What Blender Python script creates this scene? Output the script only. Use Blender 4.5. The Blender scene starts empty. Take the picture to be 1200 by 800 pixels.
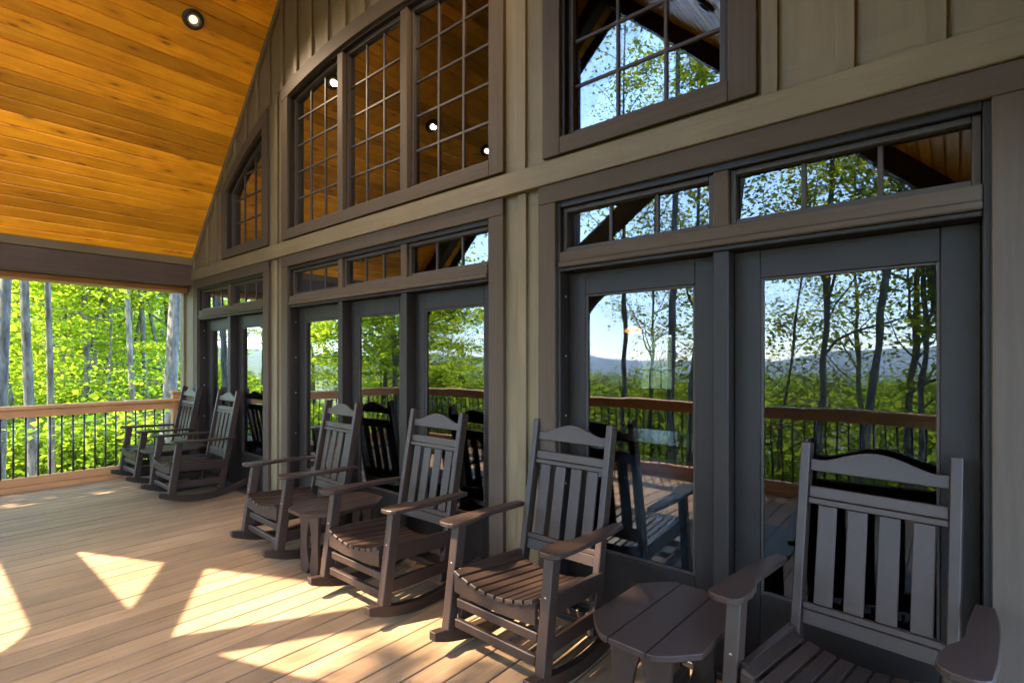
import bpy, bmesh, math, random
import numpy as np
from mathutils import Vector, Matrix
R = math.radians
random.seed(7); rng = np.random.default_rng(11)
sc = bpy.context.scene
COL = sc.collection

# ------------------------------------------------------------------ camera, sky, sun, exposure
FPX, HORIZ, CAM_H, CAM_D = 610.0, 421.0, 1.48, 2.5
YAW = math.atan(520 / 610.0)
cd = bpy.data.cameras.new('Camera'); cam = bpy.data.objects.new('Camera', cd); COL.objects.link(cam)
cam.location = (0, -CAM_D, CAM_H); cam.rotation_euler = (R(90), 0, YAW)
cd.sensor_fit = 'HORIZONTAL'; cd.sensor_width = 36; cd.lens = 36 * FPX / 1200
cd.shift_y = (HORIZ - 400) / 1200.0
cd.clip_start = .05; cd.clip_end = 20000
sc.camera = cam
SX, SY = .38, .67                       # metres a shadow travels in +x / +y per metre of height
sd = Vector((-SX, -SY, 1)).normalized() # direction towards the sun
world = bpy.data.worlds.new('World'); sc.world = world; world.use_nodes = True
wn = world.node_tree.nodes; wl = world.node_tree.links
sky = wn.new('ShaderNodeTexSky'); sky.sky_type = 'NISHITA'; sky.sun_disc = False
sky.sun_elevation = math.asin(sd.z); sky.sun_rotation = math.atan2(sd.x, sd.y)
sky.altitude = 900; sky.air_density = 1.0; sky.dust_density = .0; sky.ozone_density = 3.5
wl.new(sky.outputs[0], wn['Background'].inputs[0]); wn['Background'].inputs[1].default_value = .15
sl = bpy.data.lights.new('Sun', 'SUN'); sl.energy = 2.0; sl.angle = R(.55); sl.color = (1, .87, .68)
so = bpy.data.objects.new('Sun', sl); COL.objects.link(so); so.location = (-6, -12, 20)
so.rotation_euler = (-sd).to_track_quat('-Z', 'Y').to_euler()
vs = sc.view_settings; vs.view_transform = 'Standard'; vs.look = 'None'; vs.gamma = 1; vs.use_curve_mapping = False
vs.exposure = 4.4
cy = sc.cycles
cy.max_bounces = 10; cy.diffuse_bounces = 5; cy.glossy_bounces = 4; cy.transparent_max_bounces = 16; cy.transmission_bounces = 6
cy.sample_clamp_indirect = 6; cy.caustics_reflective = False; cy.caustics_refractive = False
try:
    cy.use_denoising = True; cy.denoiser = 'OPENIMAGEDENOISE'
except Exception: pass

# ------------------------------------------------------------------ materials
MATS = {}
def new_mat(name):
    m = bpy.data.materials.new(name); m.use_nodes = True
    nt = m.node_tree; b = nt.nodes['Principled BSDF']
    MATS[name] = m
    return m, nt, b
def N(nt, t, **kw):
    n = nt.nodes.new(t)
    for k, v in kw.items():
        if k.startswith('i_'):
            key = k[2:]; key = int(key) if key.isdigit() else key.replace('_', ' ')
            n.inputs[key].default_value = v
        else: setattr(n, k, v)
    return n
def ramp(nt, src, stops):
    r = nt.nodes.new('ShaderNodeValToRGB'); e = r.color_ramp.elements
    while len(e) < len(stops): e.new(.5)
    for k, (p, c) in enumerate(stops):
        e[k].position = p; e[k].color = (*c, 1) if len(c) == 3 else c
    nt.links.new(src, r.inputs[0]); return r
def mixc(nt, a, b, fac, mode='MIX'):
    m = nt.nodes.new('ShaderNodeMix'); m.data_type = 'RGBA'; m.blend_type = mode
    for sock, v in ((m.inputs[0], fac), (m.inputs[6], a), (m.inputs[7], b)):
        if hasattr(v, 'links'): nt.links.new(v, sock)
        elif isinstance(v, (int, float)): sock.default_value = v
        else: sock.default_value = (*v, 1)
    return m.outputs[2]
def coords(nt, scale, rnd=True, src='Object'):
    """object coordinates, shifted by a random amount per object so that no two boards look alike"""
    tc = nt.nodes.new('ShaderNodeTexCoord'); out = tc.outputs[src]
    oi = nt.nodes.new('ShaderNodeObjectInfo')
    if rnd:
        mu = N(nt, 'ShaderNodeMath', operation='MULTIPLY', i_1=57.0); nt.links.new(oi.outputs['Random'], mu.inputs[0])
        cx = N(nt, 'ShaderNodeCombineXYZ'); 
        for k in range(3): nt.links.new(mu.outputs[0], cx.inputs[k])
        ad = N(nt, 'ShaderNodeVectorMath', operation='ADD'); nt.links.new(out, ad.inputs[0]); nt.links.new(cx.outputs[0], ad.inputs[1]); out = ad.outputs[0]
    mp = nt.nodes.new('ShaderNodeMapping'); mp.inputs['Scale'].default_value = scale
    nt.links.new(out, mp.inputs[0])
    return mp.outputs[0], oi.outputs['Random'], out
def bump(nt, b, h, strength, dist=.01):
    bn = N(nt, 'ShaderNodeBump', i_Strength=strength, i_Distance=dist)
    nt.links.new(h, bn.inputs['Height']); nt.links.new(bn.outputs[0], b.inputs['Normal'])

def wood_mat(name, light, dark, axis='y', rough=.55, spec=.4, vary=.25, grain=.35, knots=0.0, knotcol=(.05, .02, .005), coat=0.0, bmp=.25, blotch=.25):
    m, nt, b = new_mat(name)
    s = {'x': (1.6, 34, 34), 'y': (34, 1.6, 34), 'z': (34, 34, 1.6)}[axis]
    v, rnd, raw = coords(nt, s)
    n1 = N(nt, 'ShaderNodeTexNoise', i_Scale=1.0, i_Detail=6.0, i_Roughness=.6, i_Distortion=.6); nt.links.new(v, n1.inputs[0])
    col = ramp(nt, n1.outputs[0], [(.28, dark), (.5, tuple((a + c) / 2 for a, c in zip(light, dark))), (.72, light)]).outputs[0]
    mid = tuple((a + c) / 2 for a, c in zip(light, dark))
    col = mixc(nt, mid, col, min(1, grain * 2.2))
    n2 = N(nt, 'ShaderNodeTexNoise', i_Scale=2.2, i_Detail=3.0); nt.links.new(raw, n2.inputs[0])
    bl = ramp(nt, n2.outputs[0], [(.3, (1 - blotch,) * 3), (.7, (1 + blotch * .4,) * 3)])
    col = mixc(nt, col, bl.outputs[0], 1.0, 'MULTIPLY')
    rv = ramp(nt, rnd, [(0, (1 - vary,) * 3), (1, (1 + vary * .6,) * 3)])
    col = mixc(nt, col, rv.outputs[0], 1.0, 'MULTIPLY')
    if knots:
        ks = {'x': (3.4, 11, 11), 'y': (11, 3.4, 11), 'z': (11, 11, 3.4)}[axis]
        mp = nt.nodes.new('ShaderNodeMapping'); mp.inputs['Scale'].default_value = ks; nt.links.new(raw, mp.inputs[0])
        nz = N(nt, 'ShaderNodeTexNoise', i_Scale=1.5, i_Detail=2.0); nt.links.new(mp.outputs[0], nz.inputs[0])
        mx = mixc(nt, mp.outputs[0], nz.outputs[1], .12)
        vo = N(nt, 'ShaderNodeTexVoronoi', i_Scale=1.0, i_Randomness=1.0); nt.links.new(mx, vo.inputs[0])
        k = ramp(nt, vo.outputs['Distance'], [(.05, (1, 1, 1)), (.10, (.8, .8, .8)), (.14, (.32, .32, .32)), (.40, (0, 0, 0))])
        ma = N(nt, 'ShaderNodeMath', operation='MULTIPLY', i_1=knots); nt.links.new(k.outputs[0], ma.inputs[0])
        col = mixc(nt, col, knotcol, ma.outputs[0])
    nt.links.new(col, b.inputs['Base Color'])
    b.inputs['Roughness'].default_value = rough; b.inputs['Specular IOR Level'].default_value = spec
    if coat: b.inputs['Coat Weight'].default_value = coat; b.inputs['Coat Roughness'].default_value = .28
    bump(nt, b, n1.outputs[0], bmp, .004)
    return m

wood_mat('deck', (.345, .202, .102), (.185, .105, .052), 'y', rough=.62, spec=.3, vary=.22, grain=.3, knots=.45, knotcol=(.10, .055, .03), bmp=.35, blotch=.22)
wood_mat('pine', (.96, .44, .018), (.74, .26, .008), 'y', rough=.42, spec=.28, vary=.36, grain=.5, knots=.75, knotcol=(.16, .04, .004), coat=.14, bmp=.1, blotch=.2)
for ax in 'xyz':
    wood_mat('cedar_' + ax, (.50, .225, .075), (.34, .135, .04), ax, rough=.5, vary=.12, knots=.5, knotcol=(.16, .06, .02))
    wood_mat('siding_' + ax, (.146, .104, .052), (.108, .076, .037), ax, rough=.62, spec=.3, vary=.12, grain=.42, knots=.35, knotcol=(.10, .07, .035), bmp=.5, blotch=.18)
    wood_mat('trim_' + ax, (.068, .046, .030), (.050, .033, .021), ax, rough=.65, spec=.15, vary=.06, grain=.35, knots=.2, knotcol=(.06, .045, .035), bmp=.4, blotch=.08)
    wood_mat('timber_' + ax, (.075, .045, .030), (.045, .026, .018), ax, rough=.6, vary=.1, grain=.45, bmp=.5)
    wood_mat('lumber_' + ax, (.032, .0170, .0108), (.023, .0120, .0075), ax, rough=.45, spec=.28, vary=.12, grain=.35, bmp=.15, blotch=.16)
wood_mat('oak_floor', (.22, .12, .05), (.14, .07, .03), 'x', rough=.4)
wood_mat('table_oak_x', (.20, .09, .03), (.12, .05, .018), 'x', rough=.3)
wood_mat('table_oak_z', (.20, .09, .03), (.12, .05, .018), 'z', rough=.3)

def plain(name, col, rough=.5, metal=0, spec=.5, noise=.08, nscale=6.0):
    m, nt, b = new_mat(name)
    v, rnd, raw = coords(nt, (nscale,) * 3, rnd=True)
    n1 = N(nt, 'ShaderNodeTexNoise', i_Scale=1.0, i_Detail=5.0); nt.links.new(v, n1.inputs[0])
    r = ramp(nt, n1.outputs[0], [(.3, tuple(c * (1 - noise) for c in col)), (.7, tuple(c * (1 + noise) for c in col))])
    nt.links.new(r.outputs[0], b.inputs['Base Color'])
    b.inputs['Roughness'].default_value = rough; b.inputs['Metallic'].default_value = metal; b.inputs['Specular IOR Level'].default_value = spec
    return m
plain('door_paint', (.0135, .0090, .0066), .5, spec=.2, noise=.1, nscale=3)
plain('sash', (.036, .025, .019), .5, spec=.22, noise=.08)
plain('black_metal', (.012, .011, .011), .4, 0, .5)
plain('can_black', (.012, .010, .009), .45)
plain('reflector', (.30, .24, .16), .35, .6)
plain('screw', (.62, .60, .56), .3, .9)
plain('screw_dark', (.07, .05, .035), .5)
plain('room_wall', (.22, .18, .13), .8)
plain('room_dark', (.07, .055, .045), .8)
plain('roofing', (.04, .038, .036), .9)
plain('concrete', (.38, .36, .33), .85, noise=.2)
plain('nest', (.55, .52, .46), .9)
def emit(name, col, st):
    m, nt, b = new_mat(name)
    b.inputs['Base Color'].default_value = (*col, 1); b.inputs['Emission Color'].default_value = (*col, 1); b.inputs['Emission Strength'].default_value = st
emit('lamp_lens', (1, .78, .48), .075)
emit('pendant_glow', (1, .36, .06), .28)

def glass(name, refl, wav, tint=(.42, .43, .42)):
    m, nt, b = new_mat(name); nt.nodes.remove(b)
    out = nt.nodes['Material Output']
    tc = nt.nodes.new('ShaderNodeTexCoord')
    n1 = N(nt, 'ShaderNodeTexNoise', i_Scale=2.6, i_Detail=1.5); nt.links.new(tc.outputs['Object'], n1.inputs[0])
    bn = N(nt, 'ShaderNodeBump', i_Strength=wav, i_Distance=.02); nt.links.new(n1.outputs[0], bn.inputs['Height'])
    gl = N(nt, 'ShaderNodeBsdfGlossy', i_Roughness=.0); gl.inputs[0].default_value = (.93, .96, 1, 1); nt.links.new(bn.outputs[0], gl.inputs['Normal'])
    tr = N(nt, 'ShaderNodeBsdfTransparent'); tr.inputs[0].default_value = (*tint, 1)
    fr = N(nt, 'ShaderNodeFresnel', i_IOR=1.55)
    mr = ramp(nt, fr.outputs[0], [(.045, (refl,) * 3), (.07, (refl * 1.6,) * 3), (.10, (.33,) * 3), (.25, (.55,) * 3), (.6, (.92,) * 3)])
    mx = nt.nodes.new('ShaderNodeMixShader'); nt.links.new(mr.outputs[0], mx.inputs[0]); nt.links.new(tr.outputs[0], mx.inputs[1]); nt.links.new(gl.outputs[0], mx.inputs[2])
    nt.links.new(mx.outputs[0], out.inputs[0])
glass('door_glass', .065, .06)
glass('window_glass', .062, .008)
glass('clear_glass', .06, .0, (.9, .92, .9))

def leaf_mat(name, c1, c2, tr1, trw=.45):
    m, nt, b = new_mat(name)
    out = nt.nodes['Material Output']; nt.nodes.remove(b)
    at = nt.nodes.new('ShaderNodeAttribute'); at.attribute_name = 'tone'
    oi = nt.nodes.new('ShaderNodeObjectInfo')
    col = mixc(nt, c1, c2, at.outputs['Fac'])
    rv = ramp(nt, oi.outputs['Random'], [(0, (.82, .86, .8)), (1, (1.15, 1.08, 1.0))])
    col = mixc(nt, col, rv.outputs[0], 1.0, 'MULTIPLY')
    di = N(nt, 'ShaderNodeBsdfDiffuse'); nt.links.new(col, di.inputs[0])
    tc = mixc(nt, tr1, (tr1[0] * .6, tr1[1] * .75, tr1[2] * .6), at.outputs['Fac'])
    tr = N(nt, 'ShaderNodeBsdfTranslucent'); nt.links.new(tc, tr.inputs[0])
    mx = N(nt, 'ShaderNodeMixShader', i_0=trw); nt.links.new(di.outputs[0], mx.inputs[1]); nt.links.new(tr.outputs[0], mx.inputs[2])
    nt.links.new(mx.outputs[0], out.inputs[0])
leaf_mat('leaf_bright', (.13, .17, .015), (.08, .13, .017), (.62, .72, .04), .62)
leaf_mat('leaf_young', (.13, .14, .022), (.075, .095, .018), (.48, .52, .03), .55)
leaf_mat('leaf_ground', (.12, .17, .016), (.07, .12, .014), (.45, .58, .03), .5)
leaf_mat('leaf_far', (.11, .15, .022), (.06, .095, .018), (.34, .42, .03), .45)

def bark():
    m, nt, b = new_mat('bark')
    v, rnd, raw = coords(nt, (9, 9, 2.2))
    n1 = N(nt, 'ShaderNodeTexNoise', i_Scale=1.4, i_Detail=8.0, i_Roughness=.65); nt.links.new(v, n1.inputs[0])
    r = ramp(nt, n1.outputs[0], [(.3, (.045, .038, .030)), (.5, (.14, .125, .10)), (.62, (.20, .185, .15)), (.8, (.34, .33, .29))])
    rv = ramp(nt, rnd, [(0, (.75, .75, .75)), (1, (1.15, 1.12, 1.08))])
    nt.links.new(mixc(nt, r.outputs[0], rv.outputs[0], 1.0, 'MULTIPLY'), b.inputs['Base Color'])
    b.inputs['Roughness'].default_value = .9; b.inputs['Specular IOR Level'].default_value = .15
    bump(nt, b, n1.outputs[0], .9, .03)
bark()
def ground_mat():
    m, nt, b = new_mat('forest_floor')
    v, rnd, raw = coords(nt, (1, 1, 1), rnd=False)
    n1 = N(nt, 'ShaderNodeTexNoise', i_Scale=.35, i_Detail=8.0, i_Roughness=.65); nt.links.new(v, n1.inputs[0])
    r = ramp(nt, n1.outputs[0], [(.3, (.09, .065, .035)), (.48, (.055, .075, .02)), (.65, (.05, .10, .018)), (.8, (.17, .13, .08))])
    nt.links.new(r.outputs[0], b.inputs['Base Color']); b.inputs['Roughness'].default_value = .95
    n2 = N(nt, 'ShaderNodeTexNoise', i_Scale=5.0, i_Detail=6.0); nt.links.new(v, n2.inputs[0]); bump(nt, b, n2.outputs[0], 1.0, .15)
    m, nt, b = new_mat('far_hills')
    v, rnd, raw = coords(nt, (1, 1, 1), rnd=False)
    n1 = N(nt, 'ShaderNodeTexNoise', i_Scale=.02, i_Detail=9.0, i_Roughness=.7); nt.links.new(v, n1.inputs[0])
    r = ramp(nt, n1.outputs[0], [(.3, (.035, .055, .02)), (.7, (.07, .10, .028))])
    nt.links.new(r.outputs[0], b.inputs['Base Color']); b.inputs['Roughness'].default_value = 1
ground_mat()
def path_mat():
    m, nt, b = new_mat('gravel')
    v, rnd, raw = coords(nt, (1, 1, 1), rnd=False)
    n1 = N(nt, 'ShaderNodeTexNoise', i_Scale=3, i_Detail=8.0); nt.links.new(v, n1.inputs[0])
    r = ramp(nt, n1.outputs[0], [(.3, (.20, .17, .13)), (.7, (.38, .34, .28))])
    nt.links.new(r.outputs[0], b.inputs['Base Color']); b.inputs['Roughness'].default_value = .9
path_mat()

# ------------------------------------------------------------------ mesh helpers
def link(name, me, mat, parent=None):
    o = bpy.data.objects.new(name, me); COL.objects.link(o)
    if mat and not me.materials: me.materials.append(MATS[mat])
    if parent: o.parent = parent
    return o
def empty(name, loc=(0, 0, 0), rz=0, parent=None):
    o = bpy.data.objects.new(name, None); COL.objects.link(o); o.location = loc; o.rotation_euler = (0, 0, rz); o.empty_display_size = .2
    if parent: o.parent = parent
    return o
def tag(o, label=None, cat=None, group=None, kind=None):
    for k, v in (('label', label), ('category', cat), ('group', group), ('kind', kind)):
        if v: o[k] = v
    return o
def bm_obj(name, bm, mat, parent=None, smooth=False):
    me = bpy.data.meshes.new(name)
    bmesh.ops.recalc_face_normals(bm, faces=bm.faces[:])
    if smooth:
        for f in bm.faces: f.smooth = True
    bm.to_mesh(me); bm.free()
    return link(name, me, mat, parent)
def bev(bm, w, seg=1):
    if w: bmesh.ops.bevel(bm, geom=bm.edges[:], offset=w, segments=seg, affect='EDGES', profile=.5)
def bm_box(x0, x1, y0, y1, z0, z1, w=0):
    bm = bmesh.new(); bmesh.ops.create_cube(bm, size=1)
    for v in bm.verts:
        v.co = Vector(((x0 + x1) / 2 + v.co.x * (x1 - x0), (y0 + y1) / 2 + v.co.y * (y1 - y0), (z0 + z1) / 2 + v.co.z * (z1 - z0)))
    bev(bm, w); return bm
def box(name, x0, x1, y0, y1, z0, z1, mat, parent=None, w=.003):
    return bm_obj(name, bm_box(x0, x1, y0, y1, z0, z1, w), mat, parent)
def bm_prism(pts, a0, a1, plane='xz', w=0):
    """polygon pts in a plane, extruded between a0 and a1 along the remaining axis"""
    bm = bmesh.new()
    def P(p, a):
        return {'xz': (p[0], a, p[1]), 'xy': (p[0], p[1], a), 'yz': (a, p[0], p[1])}[plane]
    A = [bm.verts.new(P(p, a0)) for p in pts]; B = [bm.verts.new(P(p, a1)) for p in pts]
    n = len(pts)
    bm.faces.new(A); bm.faces.new(B[::-1])
    for i in range(n): bm.faces.new((A[i], B[i], B[(i + 1) % n], A[(i + 1) % n]))
    bmesh.ops.recalc_face_normals(bm, faces=bm.faces[:])
    if w:
        es = [e for e in bm.edges if len(e.link_faces) == 2 and e.calc_face_angle(0) > .6]
        bmesh.ops.bevel(bm, geom=es, offset=w, segments=1, affect='EDGES')
    return bm
def prism(name, pts, a0, a1, mat, parent=None, plane='xz', w=0):
    return bm_obj(name, bm_prism(pts, a0, a1, plane, w), mat, parent)
def bm_bar(p0, p1, wx, wy, up=(0, 0, 1), w=.003):
    """square bar from p0 to p1; wx across, wy along 'up'"""
    p0, p1 = Vector(p0), Vector(p1); d = (p1 - p0); L = d.length; d.normalize()
    u = Vector(up); s = d.cross(u)
    if s.length < 1e-4: s = Vector((1, 0, 0))
    s.normalize(); u = s.cross(d).normalized()
    bm = bm_box(-wx / 2, wx / 2, 0, L, -wy / 2, wy / 2, w)
    M = Matrix((s, d, u)).transposed().to_4x4(); M.translation = p0
    bmesh.ops.transform(bm, matrix=M, verts=bm.verts); return bm
def bar(name, p0, p1, wx, wy, mat, parent=None, up=(0, 0, 1), w=.003):
    return bm_obj(name, bm_bar(p0, p1, wx, wy, up, w), mat, parent)
def cyl(name, c, r, h, mat, parent=None, seg=12, axis='z', r2=None):
    bm = bmesh.new(); bmesh.ops.create_cone(bm, cap_ends=True, segments=seg, radius1=r, radius2=r if r2 is None else r2, depth=h)
    if axis == 'y': bmesh.ops.rotate(bm, matrix=Matrix.Rotation(R(90), 3, 'X'), verts=bm.verts)
    if axis == 'x': bmesh.ops.rotate(bm, matrix=Matrix.Rotation(R(90), 3, 'Y'), verts=bm.verts)
    bmesh.ops.translate(bm, vec=c, verts=bm.verts)
    for f in bm.faces:
        if len(f.verts) == 4: f.smooth = True
    return bm_obj(name, bm, mat, parent)
def dup(root, loc=None, rz=None, parent=None):
    r = root.copy(); COL.objects.link(r)
    if loc is not None: r.location = loc
    if rz is not None: r.rotation_euler = (0, 0, rz)
    if parent is not None: r.parent = parent
    for ch in list(root.children): dup(ch, parent=r)
    return r

# ------------------------------------------------------------------ dimensions of the facade
XC = -3.665                                 # ridge line
SL = .96                                    # roof slope
def roofz(x): return 2.80 + SL * (3.945 - abs(x - XC))      # underside of the ceiling
def archz(x):
    d = x - XC; return 4.335 - .062 * d * d - .0037 * d ** 4
XL, XR = -8.05, .72                         # ends of the wall
DECK_Y = -3.72

# ------------------------------------------------------------------ deck
deck = empty('porch_deck', (0, 0, 0)); tag(deck, 'brown stained plank floor of the covered porch', kind='structure')
PW, GAP = .152, .0095
me0 = None
x = XL - .12; k = 0
while x < 1.5:
    if me0 is None:
        p = bm_obj('plank', bm_box(0, PW - GAP, DECK_Y - .06, .14, -.038, 0, .004), 'deck', deck); me0 = p.data
    else: p = link('plank', me0, None, deck)
    p.location = (x, 0, (random.random() - .5) * .0025); x += PW; k += 1
box('rim_joist', XL - .16, 1.5, DECK_Y - .10, DECK_Y - .061, -.32, -.045, 'cedar_x', deck)
box('rim_joist', XL - .17, XL - .125, DECK_Y, .1, -.32, -.005, 'cedar_y', deck)
for y in np.arange(-3.5, .1, .42):
    box('joist', XL - .1, 1.45, y - .02, y + .02, -.24, -.045, 'timber_x', deck, w=0)

bm = bmesh.new()
for xb in np.arange(XL - .12, 1.4, PW):
    for yj in np.arange(-3.5, .1, .42):
        for dx_ in (.028, PW - GAP - .028):
            c_ = Vector((xb + dx_, yj + random.uniform(-.008, .008), .0016)); vv = [bm.verts.new(c_ + Vector((.0042 * math.cos(q), .0042 * math.sin(q), 0))) for q in np.arange(6) * math.pi / 3]
            bm.faces.new(vv)
tag(bm_obj('deck_screw_heads', bm, 'screw_dark', deck), kind='stuff')

# ------------------------------------------------------------------ porch roof: ceiling boards, beams
roof = empty('porch_roof', (XC, 0, 0)); tag(roof, 'gabled porch roof lined with varnished knotty pine boards and dark timber beams', 'roof')
def rp(name, bm, mat, smooth=False):        # build in world coordinates, parent to the roof
    o = bm_obj(name, bm, mat, roof, smooth); o.location = (-XC, 0, 0); return o
ROOF_Y0 = -4.02
ang = math.atan(SL); BW = .128
slope_len = (3.945 + .30) / math.cos(ang)
nb = int(slope_len / BW) + 1
def board_bm():
    # tongue and groove board with a V joint, length along y, lower face down
    w = BW - .0012; v = .011
    pts = [(0, .018), (0, v), (v, 0), (w - v, 0), (w, v), (w, .018)]
    return bm_prism(pts, ROOF_Y0, -.005, 'xz')
mb = None
for side in (-1, 1):
    for i in range(nb):
        s = -.30 / math.cos(ang) + i * BW
        xx = XC + side * (3.945 - s * math.cos(ang)); zz = 2.80 + s * math.sin(ang)
        if mb is None: o = bm_obj('ceiling_board', board_bm(), 'pine', roof); mb = o.data
        else: o = link('ceiling_board', mb, None, roof)
        o.location = (xx - XC, 0, zz)
        o.rotation_euler = (0, -ang, 0) if side < 0 else (0, -ang, math.pi) 
        if side > 0: o.location.y = ROOF_Y0 - .005
        o.location.z += random.random() * .0015
def slab(x0, x1, y0, y1):
    off, th = .026, .22
    pts = [(x0, roofz(x0) + off), (XC, roofz(XC) + off), (x1, roofz(x1) + off), (x1, roofz(x1) + off + th), (XC, roofz(XC) + off + th + .02), (x0, roofz(x0) + off + th)]
    return bm_prism(pts, y0, y1)
rp('roof_deck', slab(XL - .02, XR - .0, ROOF_Y0 - .02, 7.6), 'roofing')
for s in (-1, 1):                            # barge boards on the gable edge
    a = XC + s * 4.40
    rp('fascia', bm_bar((a, ROOF_Y0 - .045, roofz(a) + .06), (XC + s * .01, ROOF_Y0 - .045, roofz(XC) + .06), .045, .30), 'timber_x')
# eave beams (both sides) with frieze strip and cedar header
for s in (-1, 1):
    bx0 = XC + s * 3.945; bx1 = XC + s * 4.30
    lo, hi = min(bx0, bx1), max(bx0, bx1)
    rp('eave_beam', bm_box(lo, hi, -3.78, -.035, 2.44, 2.70, .006), 'timber_y')
    f0, f1 = (bx0 - .03, bx0 + .012) if s < 0 else (bx0 - .012, bx0 + .03)
    rp('frieze_board', bm_box(f0, f1, -3.78, -.035, 2.703, 2.80, .003), 'siding_y')
    h0, h1 = (XC + s * 4.14, XC + s * 4.40); lo, hi = min(h0, h1), max(h0, h1)
    rp('header_board', bm_box(lo, hi, -3.78, -.01, 2.375, 2.437, .004), 'cedar_y')
# truss at the front edge
TY = -3.62; TW = .18
def tz(name, x0, z0, x1, z1, depth, w=TW):
    return rp(name, bm_bar((x0, TY, z0), (x1, TY, z1), w, depth, (0, 0, 1), .006), 'timber_x')
rp('tie_beam', bm_box(XC - 4.29, XC + 4.29, TY - .1, TY + .1, 2.50, 2.84, .006), 'timber_x')
PX = -4.20
tz('rafter', XC - 4.1, roofz(XC - 4.1) - .12, XC - .02, roofz(XC) - .13, .20)
tz('rafter', XC + 4.1, roofz(XC + 4.1) - .12, XC + .02, roofz(XC) - .13, .20)
rp('king_post', bm_box(PX - .11, PX + .11, TY - .088, TY + .088, 2.842, roofz(PX) - .30, .006), 'timber_z')
tz('strut', PX - .10, 2.72 + .12, -6.22, 4.02, .20, .16)
tz('strut', PX + .10, 2.90, -1.75, 4.52, .22, .16)
for px_ in (XC - 4.27, PX, XC + 4.27):
    rp('post', bm_box(px_ - .10, px_ + .10, TY - .098, TY + .098, .004, 2.498, .006), 'timber_z')
def knee(px_, s):
    o_, i_ = [], []
    for k in range(9):                       # curved brace between post and tie beam
        t = k / 8 * math.pi / 2
        cx, cz = px_ + s * .92, 1.70
        rr = .80
        x_ = cx - s * rr * math.cos(t); z_ = cz + rr * math.sin(t)
        i_.append((x_, z_))
        rr2 = .97
        o_.append((cx - s * min(rr2 * math.cos(t), .82), min(cz + rr2 * math.sin(t), 2.497)))
    rp('knee_brace', bm_prism(i_ + o_[::-1], TY - .06, TY + .06), 'timber_x')
knee(XC - 4.27, 1); knee(PX, 1); knee(PX, -1); knee(XC + 4.27, -1)

# ------------------------------------------------------------------ house facade
house = empty('lodge_house', (0, 0, 0))
tag(house, 'lodge front wall of olive board and batten with brown trimmed windows and glass doors', 'house')
LOW = [(-7.43, -5.555, 2), (-5.02, -2.305, 3), (-1.775, .095, 2)]      # door bays: inner opening x0, x1, leaves
UPP = [(-6.53, -5.585, 1), (-5.02, -2.305, 3), (-1.745, -.80, 1)]      # upper windows
HEAD, TR_TOP, UP_BOT = 2.03, 2.395, 2.765
CW = .125
def hp(name, bm, mat, parent=None): return bm_obj(name, bm, mat, parent or house)
def itop(x): return archz(x) - .135
# wall panels (one per stretch of wall between openings)
edges = [XL] + [v for a, b, _ in LOW for v in (a - .02, b + .02)] + [XR]
for i in range(0, len(edges), 2):
    hp('wall_panel', bm_box(edges[i], edges[i + 1], 0, .14, -.03, TR_TOP + .02), 'siding_z')
hp('wall_panel', bm_box(XL, XR, 0, .14, TR_TOP + .02, UP_BOT - .02), 'siding_x')
def roofcut(x): return roofz(x) + .01
uedges = [XL] + [v for a, b, _ in UPP for v in (a - .02, b + .02)] + [XR]
def strip_top(a, b, zb_fn, n=14):
    xs = list(np.linspace(a, b, n))
    if a < XC < b: xs = sorted(xs + [XC])
    return [(x, zb_fn(x)) for x in xs] + [(x, roofcut(x)) for x in xs[::-1]]
for i in range(0, len(uedges), 2):
    a, b = uedges[i], uedges[i + 1]
    a2 = max(a, -7.66); b2 = min(b, .33)
    hp('wall_panel', bm_prism(strip_top(a2, b2, lambda x: min(UP_BOT - .02, roofcut(x) - .01), 3), 0, .14), 'siding_z')
for a, b, _ in UPP:
    hp('wall_panel', bm_prism(strip_top(a - .02, b + .02, lambda x: archz(x) - .115), 0, .14), 'siding_z')
# battens
def in_open(x, bays, pad): return any(a - pad < x < b + pad for a, b, _ in bays)
BT = .066
xs = [-.625 - .284 * k for k in range(-4, 26)]
for bx_ in xs:
    if bx_ < -7.40 or bx_ > .45: continue
    x0, x1 = bx_ - BT / 2, bx_ + BT / 2
    top = min(roofz(x0), roofz(x1)) - .035
    z0 = 2.645
    if in_open(bx_, UPP, CW + BT / 2 + .001):
        z0 = max(archz(x0), archz(x1), archz(bx_)) + .012
    if top - z0 > .06:
        hp('batten', bm_prism([(x0, z0), (x1, z0), (x1, roofz(x1) - .02), (x0, roofz(x0) - .02)], -.021, -.0005, 'xz', .002), 'siding_z')
for bx_ in (-2.035, -5.295, -7.66, .44):
    hp('batten', bm_box(bx_ - BT / 2, bx_ + BT / 2, -.021, -.0005, .01, 2.498, .002), 'siding_z')
# upper battens beside the central pier continue the line below
for bx_ in (-2.04, -5.29):
    hp('batten', bm_box(bx_ - BT / 2, bx_ + BT / 2, -.0212, -.0007, 2.645, 4.2, .002), 'siding_z')
# band board, rake trim, corner boards
hp('band_board', bm_box(-7.60, XR + .02, -.047, -.0005, 2.505, 2.640, .004), 'siding_x')
for s in (-1, 1):
    a = XC + s * 3.945
    hp('rake_trim', bm_bar((a, -.016, roofz(a) - .034), (XC + s * .02, -.016, roofz(XC) - .034), .032, .075), 'siding_x')
hp('corner_board', bm_box(-7.615, -7.555, -.036, -.0008, .01, 2.80, .003), 'siding_z')
hp('corner_board', bm_box(-8.06, -7.93, -.030, .14, -.02, 2.37, .003), 'siding_z')
hp('corner_board', bm_box(XR - .09, XR + .01, -.030, .1, -.02, 2.37, .003), 'siding_z')
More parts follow.
